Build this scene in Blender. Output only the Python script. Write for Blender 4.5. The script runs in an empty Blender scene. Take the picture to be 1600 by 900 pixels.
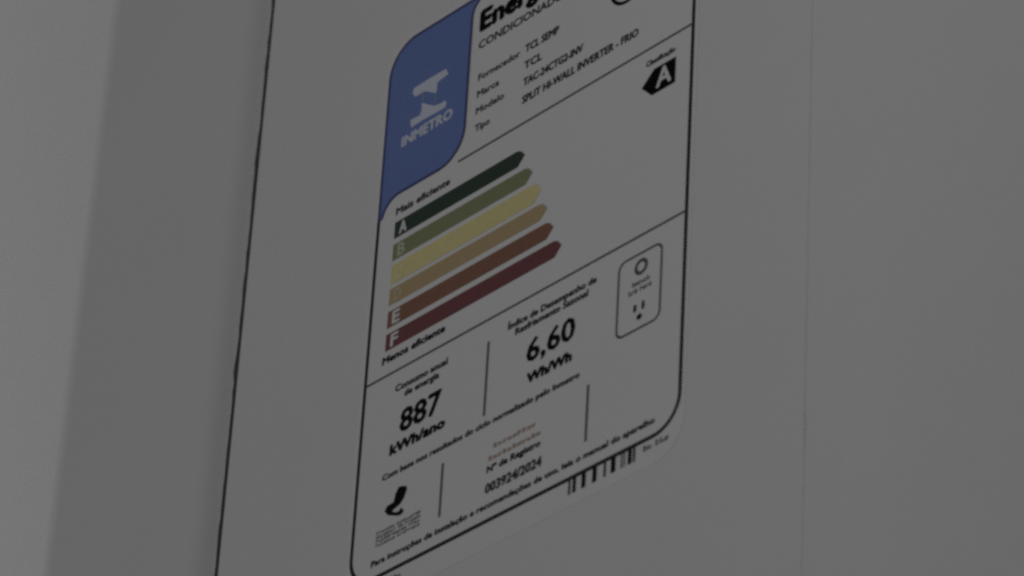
import bpy, bmesh, math, random
from mathutils import Matrix, Vector
from mathutils.geometry import tessellate_polygon
random.seed(11)
S = bpy.context.scene
C = S.collection

# ------------------------------------------------------------------ camera, world, lamps, exposure
Z0 = 2.05                                   # height of the label's centre rule above the floor
MM = 0.001
right = Vector((0.67390952, 0.73702203, 0.05142451))
down = Vector((-0.37519212, 0.40136269, -0.83554705))
fwd = Vector((-0.63645646, 0.54378904, 0.547007))
cam_d = bpy.data.cameras.new('camera')
cam = bpy.data.objects.new('camera', cam_d); C.objects.link(cam)
pos = Vector((0.65667201, -0.52098215, Z0 - 0.51926603))
m = Matrix.Identity(4)
for i in range(3):
    m[i][0] = right[i]; m[i][1] = -down[i]; m[i][2] = -fwd[i]; m[i][3] = pos[i]
cam.matrix_world = m
cam_d.sensor_width = 36.0
cam_d.lens = 159.288
cam_d.clip_start = 0.02
cam_d.clip_end = 50
cam_d.dof.use_dof = True
cam_d.dof.focus_distance = 0.985
cam_d.dof.aperture_fstop = 30.0
S.camera = cam

w = bpy.data.worlds.new('World'); S.world = w; w.use_nodes = True
bg = w.node_tree.nodes['Background']
bg.inputs[0].default_value = (0.96, 0.98, 1.0, 1)
bg.inputs[1].default_value = 0.02

def area(name, loc, target, sx, sy, power, col):
    d = bpy.data.lights.new(name, 'AREA'); d.shape = 'RECTANGLE'; d.size = sx; d.size_y = sy
    d.energy = power; d.color = col
    o = bpy.data.objects.new(name, d); C.objects.link(o)
    o.location = loc
    o.rotation_euler = (Vector(target) - Vector(loc)).to_track_quat('-Z', 'Y').to_euler()
    return o
# unseen lamp far left, and a near one added to brighten the panel rightwards
area('left_key_light', (-2.9, -0.95, Z0 - 0.15), (0, 0, Z0), 1.3, 1.5, 25.0, (1.0, 0.997, 0.992))  # unseen soft lamp, set sideways to lift the cap's bend
area('right_fill_light', (0.75, -0.65, Z0 + 0.3), (0.05, 0, Z0), 0.35, 0.35, 1.64, (1.0, 0.99, 0.985))

S.view_settings.view_transform = 'Standard'
S.view_settings.look = 'None'
S.view_settings.exposure = 0.0
S.view_settings.gamma = 1.0
S.view_settings.use_curve_mapping = False
S.cycles.use_denoising = False
S.cycles.pixel_filter_type = 'BLACKMAN_HARRIS'
S.cycles.filter_width = 2.9

# ------------------------------------------------------------------ materials
def plastic(name, col, rough, mott, bump, scale=900.0, spec=0.35):
    mt = bpy.data.materials.new(name); mt.use_nodes = True
    nt = mt.node_tree; b = nt.nodes['Principled BSDF']
    b.inputs['Roughness'].default_value = rough
    b.inputs['Specular IOR Level'].default_value = spec
    tc = nt.nodes.new('ShaderNodeTexCoord')
    n1 = nt.nodes.new('ShaderNodeTexNoise'); n1.inputs['Scale'].default_value = 28.0; n1.inputs['Detail'].default_value = 5
    n2 = nt.nodes.new('ShaderNodeTexNoise'); n2.inputs['Scale'].default_value = 420.0; n2.inputs['Detail'].default_value = 2
    nt.links.new(tc.outputs['Object'], n1.inputs['Vector']); nt.links.new(tc.outputs['Object'], n2.inputs['Vector'])
    mx = nt.nodes.new('ShaderNodeMix'); mx.data_type = 'FLOAT'; mx.inputs[0].default_value = 0.5
    nt.links.new(n1.outputs[0], mx.inputs[2]); nt.links.new(n2.outputs[0], mx.inputs[3])
    r = nt.nodes.new('ShaderNodeValToRGB')
    r.color_ramp.elements[0].position = 0.3; r.color_ramp.elements[1].position = 0.7
    r.color_ramp.elements[0].color = (*[c * (1 - mott) for c in col], 1)
    r.color_ramp.elements[1].color = (*[min(1, c * (1 + mott)) for c in col], 1)
    nt.links.new(mx.outputs[0], r.inputs[0]); nt.links.new(r.outputs[0], b.inputs['Base Color'])
    n3 = nt.nodes.new('ShaderNodeTexNoise'); n3.inputs['Scale'].default_value = scale; n3.inputs['Detail'].default_value = 2
    nt.links.new(tc.outputs['Object'], n3.inputs['Vector'])
    bp = nt.nodes.new('ShaderNodeBump'); bp.inputs['Strength'].default_value = bump; bp.inputs['Distance'].default_value = 0.0004
    nt.links.new(n3.outputs[0], bp.inputs['Height']); nt.links.new(bp.outputs[0], b.inputs['Normal'])
    return mt

M = {}
M['panel'] = plastic('white_panel_plastic', (0.750, 0.750, 0.753), 0.48, 0.02, 0.10)
M['cap'] = plastic('offwhite_cap_plastic', (0.714, 0.714, 0.712), 0.6, 0.018, 0.03)
M['casing'] = plastic('white_casing_plastic', (0.68, 0.68, 0.67), 0.55, 0.02, 0.1)
M['wall'] = plastic('wall_paint', (0.72, 0.72, 0.70), 0.85, 0.02, 0.25, 300)
M['groove_shade'] = plastic('dark_groove_shade', (0.05, 0.05, 0.05), 0.8, 0.2, 0.2)  # near-black colour stands in for the shade inside the groove
M['sheet'] = plastic('label_paper', (0.786, 0.785, 0.790), 0.48, 0.012, 0.05)

def ink(name, col, mott=0.10, rough=0.5, spec=0.25):
    return plastic('ink_' + name, col, rough, mott, 0.04, 700, spec)
M['black'] = ink('black', (0.004, 0.004, 0.005), 0.1, 0.7, 0.05)
M['frame'] = ink('frame_black', (0.024, 0.023, 0.034), 0.1, 0.7, 0.08)
M['rule'] = ink('rule_grey', (0.125, 0.125, 0.13))
M['text'] = ink('text_dark', (0.03, 0.03, 0.032), 0.25, 0.7, 0.08)
M['text_g'] = ink('text_grey', (0.10, 0.10, 0.10), 0.25)
M['tan'] = ink('text_tan', (0.42, 0.315, 0.25), 0.08)
M['blue'] = ink('blue', (0.162, 0.238, 0.53), 0.05)
M['navy'] = ink('navy', (0.07, 0.075, 0.20), 0.05)
M['pale'] = ink('pale', (0.66, 0.69, 0.80), 0.03)
M['pale_soft'] = ink('pale_soft', (0.40, 0.44, 0.60), 0.03)
M['faint'] = ink('faint_blue', (0.235, 0.29, 0.50), 0.03)
M['letter_b'] = ink('letter_olive', (0.52, 0.55, 0.40), 0.03)
M['letter_c'] = ink('letter_yellow', (0.80, 0.75, 0.43), 0.03)
M['letter_d'] = ink('letter_tan', (0.58, 0.50, 0.36), 0.03)
M['white'] = ink('white', (0.76, 0.76, 0.76), 0.02)
BAR = [('dark green', (0.042, 0.068, 0.048)), ('olive green', (0.267, 0.284, 0.160)), ('yellow', (0.755, 0.68, 0.33)),
       ('brown orange', (0.50, 0.38, 0.21)), ('reddish brown', (0.268, 0.135, 0.095)), ('dark red', (0.200, 0.072, 0.076))]
for n, c in BAR: M['bar_' + n] = ink('bar_' + n.replace(' ', '_'), c, 0.07)
BAR_EDGE = {}

# ------------------------------------------------------------------ helpers; label coordinates are mm, y downwards, d outwards from the panel face
def P(x, y, d=0.0): return (x * MM, -d * MM, Z0 - y * MM)

def put(name, verts, faces, mat, parent=None, smooth=False):
    me = bpy.data.meshes.new(name); me.from_pydata(verts, [], faces); me.materials.append(M[mat]); me.update()
    if smooth:
        for p in me.polygons: p.use_smooth = True
    o = bpy.data.objects.new(name, me); C.objects.link(o)
    if parent: o.parent = parent
    return o
def empty(name, label=None, cat=None):
    o = bpy.data.objects.new(name, None); C.objects.link(o)
    o.empty_display_size = 0.02
    if label: o['label'] = label
    if cat: o['category'] = cat
    return o

def extrude_section(name, sec, y0, y1, mat, parent, ny=1, smooth=True, jitter=None, close=False):
    """a horizontal section (x, d) pulled along the unit's height"""
    v = []; f = []; n = len(sec)
    for j in range(ny + 1):
        y = y0 + (y1 - y0) * j / ny
        for i, (x, d) in enumerate(sec):
            jx = jitter(i, j) if jitter else (0, 0)
            v.append(P(x + jx[0], y, d + jx[1]))
    for j in range(ny):
        for i in range(n if close else n - 1):
            k = (i + 1) % n
            f.append((j * n + i, (j + 1) * n + i, (j + 1) * n + k, j * n + k))
    if close:
        f.append(tuple(range(n))); f.append(tuple(ny * n + i for i in reversed(range(n))))
    o = put(name, v, f, mat, parent)
    bm = bmesh.new(); bm.from_mesh(o.data); bmesh.ops.recalc_face_normals(bm, faces=bm.faces); bm.to_mesh(o.data); bm.free()
    if smooth:
        for p in o.data.polygons: p.use_smooth = len(p.vertices) == 4
        try: o.data.set_sharp_from_angle(angle=math.radians(28))
        except Exception: pass
    return o

def arc(cx, cy, r, a0, a1, n):
    return [(cx + r * math.cos(math.radians(a0 + (a1 - a0) * i / n)), cy + r * math.sin(math.radians(a0 + (a1 - a0) * i / n))) for i in range(n + 1)]

# ------------------------------------------------------------------ wall
YT, YB = -330.0, 152.0
DEPTH = -205.0
wl = put('wall', [P(-2200, 1500, DEPTH), P(2200, 1500, DEPTH), P(2200, -900, DEPTH), P(-2200, -900, DEPTH)], [(0, 1, 2, 3)], 'wall')
wl['kind'] = 'structure'

# ------------------------------------------------------------------ the air conditioner
ac = empty('air_conditioner', 'white plastic air conditioner casing with a dark groove left of its printed label', 'air conditioner')
ac.location = (0, 0, 0)

# end cap: flat flange beside the panel, bending back towards the wall on the far left
PHI = 25.0
sec = []
xe, wr, dr = -50.2, 10.0, 1.3                # the cap rolls down into the groove beside the panel
sec += [(xe + 0.25, -9.0), (xe + 0.25, -0.1 - dr - 0.5), (xe, -0.1 - dr)]
for i in range(1, 11):
    q = 1 - i / 10
    sec.append((xe - wr * (1 - q), -0.1 - dr * q ** 3))
RB = 15.0
x0 = -111.5; d0 = -0.1
for i in range(0, 13):
    a = math.radians(PHI * i / 12)
    sec.append((x0 - RB * math.sin(a), d0 - RB * (1 - math.cos(a))))
lx, ld = sec[-1]
t = math.radians(PHI)
sec.append((lx - 80 * math.cos(t), ld - 80 * math.sin(t)))
lx2, ld2 = lx - 250 * math.cos(t), ld - 250 * math.sin(t)
R2 = 22.0
cx, cd = lx2 - R2 * math.sin(t) * 0, ld2
for i in range(0, 11):
    a = math.radians(PHI + (90 - PHI) * i / 10)
    sec.append((lx2 - R2 * (math.sin(a) - math.sin(t)), ld2 - R2 * (math.cos(t) - math.cos(a))))
sec.append((sec[-1][0], DEPTH + 0.5))
rnd = [random.uniform(-1, 1) for _ in range(400)]
def jit(i, j):
    if i in (1, 2): return (0.13 * rnd[j] + 0.10 * rnd[(j * 7) % 400], 0)
    return (0, 0)
extrude_section('end_cap', sec, YT, YB, 'cap', ac, ny=150, jitter=jit)

# added dark strip, painting the shade down in the groove between cap and panel
def jits(i, j):
    return (0, 0.12 * rnd[(j * 3 + 5) % 400] + (0.2 if j % 23 in (4, 5) else 0)) if i in (1, 2) else (0, 0)
extrude_section('groove_shade', [(-50.05, -8.0), (-50.05, -1.45), (-47.15, -1.45), (-47.15, -8.0)], YT + 1, YB - 1, 'groove_shade', ac, ny=190, smooth=False, jitter=jits, close=True)

# front panel with the label, and the panel that butts against it on the right
extrude_section('front_panel', [(-47.1, -6.0), (-47.1, -0.35), (-46.75, 0.0), (134.86, 0.0), (134.86, -6.0)], YT, YB, 'panel', ac, smooth=False, close=True)
def jitj(i, j):
    if i in (0, 1):
        v = 0.17 + 0.09 * (0.5 + 0.5 * rnd[(j * 5) % 400]) + (0.22 if rnd[(j // 3 * 11 + 3) % 400] > 0.55 else 0)
        return (v, 0)
    return (0, 0)
RC = 340.0; curve = []
for i in range(1, 15):
    a = math.radians(8.0 * i / 14)
    curve.append((150 + RC * math.sin(a), -RC * (1 - math.cos(a))))
ex, ed = curve[-1]; a8 = math.radians(8)
curve.append((ex + 90 * math.cos(a8), ed - 90 * math.sin(a8)))
ex2, ed2 = curve[-1]
for i in range(1, 9):
    a = math.radians(8 + 82 * i / 8)
    curve.append((ex2 + 25 * (math.sin(a) - math.sin(a8)), ed2 - 25 * (math.cos(a8) - math.cos(a))))
extrude_section('side_panel', [(134.88, -6.0), (134.88, 0.0), (150, 0.0)] + curve + [(curve[-1][0], DEPTH + 0.5), (curve[-1][0] - 6, DEPTH + 0.5)], YT, YB, 'panel', ac, ny=150, jitter=jitj)
# casing behind the panels, with top and bottom closed
csec = [(-190, DEPTH), (-190, -62), (-112, -12), (-50, -9.5), (140, -9.5), (300, -40), (360, -70), (360, DEPTH)]
extrude_section('casing', csec, YT - 0.5, YB + 0.5, 'casing', ac, smooth=False, close=True)

# ------------------------------------------------------------------ the energy label (a sticker)
lab = empty('energy_label', 'white printed energy label with blue corner tab and six coloured efficiency bars', 'label')
D_SHEET = 0.04
def rrect(x0, y0, x1, y1, r, n=8):
    pts = []
    pts += [(x, y) for x, y in arc(x1 - r, y1 - r, r, 0, 90, n)]
    pts += [(x, y) for x, y in arc(x0 + r, y1 - r, r, 90, 180, n)]
    pts += [(x, y) for x, y in arc(x0 + r, y0 + r, r, 180, 270, n)]
    pts += [(x, y) for x, y in arc(x1 - r, y0 + r, r, 270, 360, n)]
    return pts
def poly(name, pts, d, mat, parent, thick=0.0):
    """a flat printed shape, or a thin slab when thick is given; faces outwards"""
    area2 = sum(pts[i][0] * pts[(i + 1) % len(pts)][1] - pts[(i + 1) % len(pts)][0] * pts[i][1] for i in range(len(pts)))
    if area2 > 0: pts = pts[::-1]            # y points down: this order looks out of the panel
    bm = bmesh.new()
    vs = [bm.verts.new(P(x, y, d)) for x, y in pts]
    for tri in tessellate_polygon([[Vector((x, y, 0)) for x, y in pts]]):
        fc = bm.faces.new([vs[k] for k in tri]); fc.normal_update()
        if fc.normal.y > 0: fc.normal_flip()
    if thick:
        lo = [bm.verts.new(P(x, y, d - thick)) for x, y in pts]
        n = len(pts)
        for i in range(n): bm.faces.new((vs[i], lo[i], lo[(i + 1) % n], vs[(i + 1) % n]))
    me = bpy.data.meshes.new(name); bm.to_mesh(me); bm.free(); me.materials.append(M[mat])
    o = bpy.data.objects.new(name, me); C.objects.link(o)
    if parent: o.parent = parent
    return o
def ring(name, outer, inner, d, mat, parent):
    n = len(outer)
    return put(name, [P(x, y, d) for x, y in outer] + [P(x, y, d) for x, y in inner],
               [(i, (i + 1) % n, n + (i + 1) % n, n + i)[::-1] for i in range(n)], mat, parent)
def rect(name, x0, y0, x1, y1, d, mat, parent): return poly(name, [(x0, y0), (x1, y0), (x1, y1), (x0, y1)], d, mat, parent)

TXT = {}
def text(name, s, x0, x1, base, cap, d, mat, parent, bold=0.0, label=None):
    """real letters: height fixed by cap (mm), width stretched to run from x0 to x1"""
    cu = bpy.data.curves.new(name, 'FONT'); cu.body = s; cu.size = 1.0; cu.resolution_u = 2; cu.fill_mode = 'FRONT'
    to = bpy.data.objects.new(name, cu); C.objects.link(to)
    dg = bpy.context.evaluated_depsgraph_get()
    me = bpy.data.meshes.new_from_object(to.evaluated_get(dg))
    C.objects.unlink(to); bpy.data.objects.remove(to); bpy.data.curves.remove(cu)
    co = [v.co.copy() for v in me.vertices]; fs = [tuple(p.vertices) for p in me.polygons]
    bpy.data.meshes.remove(me)
    a, b = min(c.x for c in co), max(c.x for c in co)
    e = bold * cap / 0.7                      # weight: the same letters printed a hair apart
    sx = (x1 - x0 - 2 * e) / (b - a); sy = cap / CAPH
    vv = []; ff = []
    for k, (ox, oy) in enumerate(((0, 0), (-1, 0), (1, 0), (0, -0.8), (0, 0.8)) if bold else ((0, 0),)):
        n0 = len(vv)
        vv += [P(x0 + e + (c.x - a) * sx + ox * e, base - c.y * sy + oy * e, d + 0.003 * k) for c in co]
        ff += [tuple(n0 + q for q in p) for p in fs]
    me = bpy.data.meshes.new(name); me.from_pydata(vv, [], ff); me.update()
    me.materials.clear(); me.materials.append(M[mat])
    o = bpy.data.objects.new(name, me); C.objects.link(o); o.parent = parent
    if label: o['label'] = label
    return o
def cap_height():
    cu = bpy.data.curves.new('h', 'FONT'); cu.body = 'H'; cu.size = 1.0
    to = bpy.data.objects.new('h', cu); C.objects.link(to)
    me = bpy.data.meshes.new_from_object(to.evaluated_get(bpy.context.evaluated_depsgraph_get()))
    h = max(v.co.y for v in me.vertices)
    C.objects.unlink(to); bpy.data.objects.remove(to); bpy.data.curves.remove(cu); bpy.data.meshes.remove(me)
    return h
CAPH = cap_height()

def scribble(name, x0, x1, base, h, d, mat, parent, words=(5,), weight=0.5, label=None):
    """a run of print too small to read: strokes of uneven height grouped into words"""
    v = []; f = []
    def q(a, b, c, e):
        k = len(v); v.extend([P(a, c, d), P(b, c, d), P(b, e, d), P(a, e, d)]); f.append((k, k + 3, k + 2, k + 1)[::-1])
    tot = sum(words) + 0.7 * (len(words) - 1); cw = (x1 - x0) / tot; x = x0
    for wn in words:
        for k in range(wn):
            tall = random.random() < 0.35 or k == 0
            top = base - h * (1.0 if tall else 0.72)
            sw = cw * 0.30 * weight * 2
            q(x, x + sw, top, base)
            r = random.random()
            if r < 0.75: q(x + sw, x + cw * 0.78, base - h * 0.72, base - h * 0.5)
            if r > 0.35: q(x + cw * 0.55, x + cw * 0.8, base - h * 0.5, base - h * 0.18)
            if r > 0.2: q(x + sw, x + cw * 0.75, base - h * 0.18, base)
            x += cw
        x += 0.7 * cw
    o = put(name, v, f, mat, parent)
    if label: o['label'] = label
    return o

D1 = D_SHEET + 0.03; D2 = D_SHEET + 0.06; D3 = D_SHEET + 0.09
sheet = poly('sheet', rrect(-1.5, -92.3, 101.5, 57.5, 8.5), D_SHEET, 'sheet', lab, thick=0.035)

# frame line: starts and ends at the blue tab
W = 0.50
def stroke(name, pts, half, d, mat, parent):
    n = len(pts); a = []; b = []
    for i in range(n):
        p0 = Vector(pts[max(0, i - 1)]); p1 = Vector(pts[min(n - 1, i + 1)])
        t = (p1 - p0).normalized(); nn = Vector((-t.y, t.x))
        c = Vector(pts[i]); a.append(c + nn * half); b.append(c - nn * half)
    vs = [P(q.x, q.y, d) for q in a] + [P(q.x, q.y, d) for q in b]
    fs = [(i, i + 1, n + i + 1, n + i) for i in range(n - 1)]
    o = put(name, vs, fs, mat, parent)
    bm = bmesh.new(); bm.from_mesh(o.data)
    for fc in bm.faces:
        fc.normal_update()
        if fc.normal.y > 0: fc.normal_flip()
    bm.to_mesh(o.data); bm.free()
    return o
fr = [(29.0, -90.8)] + [(x, y) for x, y in arc(93, -83.8, 7, 270, 360, 10)] + [(x, y) for x, y in arc(92.6, 43.5, 7.4, 0, 90, 12)] + \
     [(x, y) for x, y in arc(7.4, 43.5, 7.4, 90, 180, 12)] + [(0.0, -44.5)]
stroke('frame_line', fr, W, D1, 'frame', lab)

# blue corner tab
tab_pts = [(0.0, -43.2), (0.0, -82.4)] + arc(8.4, -82.4, 8.4, 180, 270, 10)[1:] + [(31.6, -90.8)] + \
          arc(32.2, -85.9, 4.6, 263, 180, 6)[1:] + [(27.6, -56.0)] + arc(19.8, -56.0, 7.8, 0, 90, 8)[1:] + \
          arc(6.6, -42.6, 5.7, 270, 192, 7)
tab = poly('corner_tab', tab_pts, D1 + 0.01, 'blue', lab)
tab['label'] = 'blue corner tab with pale emblem'
stroke('tab_outline', [tab_pts[-1]] + tab_pts, 0.40, D2, 'navy', tab)
# emblem on the tab
poly('emblem', [(19.7, -75.7), (20.7, -73.8), (17.1, -73.3), (16.9, -70.3), (14.8, -71.7), (12.7, -73.0), (11.2, -73.0), (9.6, -73.0), (8.5, -74.4), (8.8, -75.7), (13.3, -75.8)], D2, 'pale', tab)
poly('emblem', [(12.0, -70.2), (14.0, -68.7), (16.7, -67.0), (18.9, -66.6), (20.2, -66.8), (20.8, -65.8), (20.4, -64.8), (17.4, -64.8), (12.6, -65.0), (8.9, -64.8), (8.4, -67.1), (11.7, -66.9), (12.2, -68.2)], D2, 'pale', tab)
rect('emblem_stem', 12.0, -72.7, 12.8, -70.4, D2, 'faint', tab)
rect('emblem_stem', 16.3, -70.0, 17.1, -67.3, D2, 'faint', tab)
text('emblem_lettering', 'INMETRO', 5.9, 23.2, -60.8, 2.65, D2, 'pale', tab, 0.055)

# header block
text('heading', 'Energia', 30.4, 55.6, -80.5, 5.35, D2, 'black', lab, 0.062)
text('subheading', 'CONDICIONADOR DE AR', 30.5, 71.0, -75.5, 2.1, D2, 'text', lab, 0.030)
ring('header_ring', arc(78.9, -68.7, 5.3, 0, 351, 39), arc(78.9, -68.7, 4.45, 0, 351, 39), D2, 'black', lab)
for (a, b, y, ax1, bx1) in (('Fornecedor', 'TCL SEMP', -66.55, 44.9, 57.4), ('Marca', 'TCL', -62.0, 38.4, 52.3),
                            ('Modelo', 'TAC-24CTG2-INV', -57.45, 40.3, 65.6), ('Tipo', 'SPLIT HI-WALL INVERTER - FRIO', -52.75, 36.0, 83.1)):
    text('field_name', a, 31.1, ax1, y, 1.75, D2, 'text', lab, 0.028)
    text('field_value', b, 46.5, bx1, y, 2.0, D2, 'text', lab, 0.040)
rect('divider_line', 26.2, -47.52, 99.8, -46.94, D2, 'rule', lab)
rect('divider_line', 0.2, -0.15, 99.8, 0.44, D2, 'rule', lab)

# efficiency scale
text('scale_caption', 'Mais eficiente', 5.9, 23.9, -42.4, 1.8, D2, 'text', lab, 0.045)
text('scale_caption', 'Menos eficiente', 5.2, 25.8, -3.25, 1.8, D2, 'black', lab, 0.055)
tips = [48.5, 51.4, 54.4, 56.8, 59.2, 62.1]
for i, (n, c) in enumerate(BAR):
    y0 = -40.45 + 5.92 * i; y1 = y0 + 4.35
    if i == 2: y0 -= 0.35; y1 += 0.45
    tp = tips[i]; ym = (y0 + y1) / 2
    pts = [(5.9, y0), (tp - 2.6, y0), (tp - 1.3, y0 + 0.5), (tp, ym - 0.1), (tp - 2.1, y1), (5.9, y1)]
    b = poly('efficiency_bar', pts, D2, 'bar_' + n, lab)
    b['label'] = n + ' efficiency bar'
    text('bar_letter', 'ABCDEF'[i], 7.5, 10.1, y1 - 0.6, 3.1, D3, ('white', 'letter_b', 'letter_c', 'letter_d', 'white', 'white')[i], b, 0.04)
# class arrow
text('class_caption', 'Classificação', 86.0, 94.8, -42.7, 1.35, D2, 'text', lab, 0.045)
ca = poly('class_arrow', [(84.9, -37.8), (88.1, -34.5), (95.1, -34.5), (95.1, -41.1), (88.5, -41.1)], D2, 'black', lab)
ca['label'] = 'black arrow with a pale letter A'
text('class_letter', 'A', 89.3, 94.0, -35.7, 4.6, D3, 'white', ca, 0.03)

# consumption row
text('quantity_name', 'Consumo anual', 10.4, 27.4, 5.75, 1.6, D2, 'text', lab, 0.050)
text('quantity_name', 'de energia', 13.6, 24.9, 8.1, 1.6, D2, 'text', lab, 0.050)
text('quantity_value', '887', 12.8, 26.2, 17.0, 5.5, D2, 'black', lab, 0.034)
text('quantity_unit', 'kWh/ano', 10.1, 28.0, 21.6, 2.45, D2, 'black', lab, 0.075)
text('quantity_name', 'Índice de Desempenho de', 46.5, 73.7, 5.7, 1.6, D2, 'text', lab, 0.050)
text('quantity_name', 'Resfriamento Sazonal', 48.9, 71.3, 8.0, 1.6, D2, 'text', lab, 0.050)
text('quantity_value', '6,60', 52.9, 67.8, 16.7, 5.4, D2, 'black', lab, 0.032)
text('quantity_unit', 'Wh/Wh', 53.4, 67.2, 22.0, 2.35, D2, 'black', lab, 0.075)
rect('divider_line', 40.13, 5.9, 40.83, 24.3, D2, 'rule', lab)
rect('divider_line', 27.83, 30.8, 28.53, 43.9, D2, 'rule', lab)
rect('divider_line', 72.33, 30.4, 73.03, 43.9, D2, 'rule', lab)
text('footnote', 'Com base nos resultados do ciclo normalizado pelo Inmetro', 8.3, 69.9, 27.25, 1.4, D2, 'text', lab, 0.055)

# socket symbol in its rounded box
sk = ring('socket_symbol', rrect(80.2, 4.4, 93.4, 23.3, 2.2), rrect(80.72, 4.92, 92.88, 22.78, 1.7), D2, 'text_g', lab)
ring('ring_symbol', arc(87.1, 8.0, 1.95, 0, 345, 23), arc(87.1, 8.0, 1.15, 0, 345, 23), D2, 'text_g', sk)
scribble('small_print', 84.7, 90.0, 12.2, 1.2, D2, 'text_g', sk, (6,), 0.5)
scribble('small_print', 83.7, 90.6, 14.0, 1.2, D2, 'text_g', sk, (3, 4), 0.5)
poly('socket_slot', rrect(85.35, 16.8, 86.15, 18.6, 0.35, 3), D2, 'black', sk)
poly('socket_slot', rrect(87.75, 16.8, 88.55, 18.8, 0.35, 3), D2, 'text', sk)
poly('socket_slot', rrect(86.4, 19.6, 87.9, 20.9, 0.5, 3), D2, 'black', sk)

# registration block
scribble('faint_print', 44.2, 57.4, 33.7, 1.15, D2, 'tan', lab, (9,), 0.85)
scribble('faint_print', 42.9, 58.9, 36.4, 1.15, D2, 'tan', lab, (11,), 0.85)
text('registration_caption', 'Nº de Registro', 42.5, 58.9, 39.15, 1.55, D2, 'black', lab, 0.050)
text('registration_number', '003924/2024', 42.3, 59.6, 44.1, 2.25, D2, 'text', lab, 0.045)

# plug emblem and its caption
pl = poly('plug_emblem', [(14.2, 30.9), (15.4, 31.2), (16.7, 31.7), (16.9, 32.7), (16.1, 34.4), (15.0, 35.5), (13.2, 35.9), (12.4, 36.2), (13.4, 36.9), (14.6, 37.2), (15.5, 36.5), (16.4, 37.7),
     (15.4, 38.3), (14.4, 38.1), (12.8, 37.4), (11.2, 36.7), (10.0, 35.3), (10.7, 34.3), (12.8, 34.1), (13.2, 32.2)], D2, 'black', lab)
for k in range(4):
    scribble('emblem_print', 7.9, 22.0, 40.35 + 1.02 * k, 0.85, D2, 'rule', pl, ((7, 9), (8, 2, 6), (11, 4), (7, 8))[k], 0.42)
text('footnote', 'Para instruções de instalação e recomendações de uso, leia o manual do aparelho', 6.8, 93.0, 47.85, 1.4, D2, 'text', lab, 0.055)

# bar code and tiny print under the frame
bc = empty('bar_code'); bc.parent = lab; bc.location = (0, 0, 0)
for xc, wd, mt in ((68.5, 0.7, 'text_g'), (69.95, 0.95, 'black'), (72.7, 1.2, 'black'), (75.9, 1.25, 'black'), (78.9, 0.65, 'text'), (81.35, 1.35, 'black'),
                   (83.75, 0.4, 'text_g'), (84.55, 0.4, 'text_g'), (86.15, 1.1, 'black'), (87.4, 0.6, 'text')):
    rect('code_bar', xc - wd / 2, 51.42, xc + wd / 2, 54.75, D2, mt, bc)
scribble('tiny_print', 90.0, 97.4, 53.5, 1.35, D2, 'text_g', lab, (2, 3), 0.5)
scribble('tiny_print', 6.0, 17.1, 54.4, 1.9, D2, 'text_g', lab, (4, 5), 0.6)
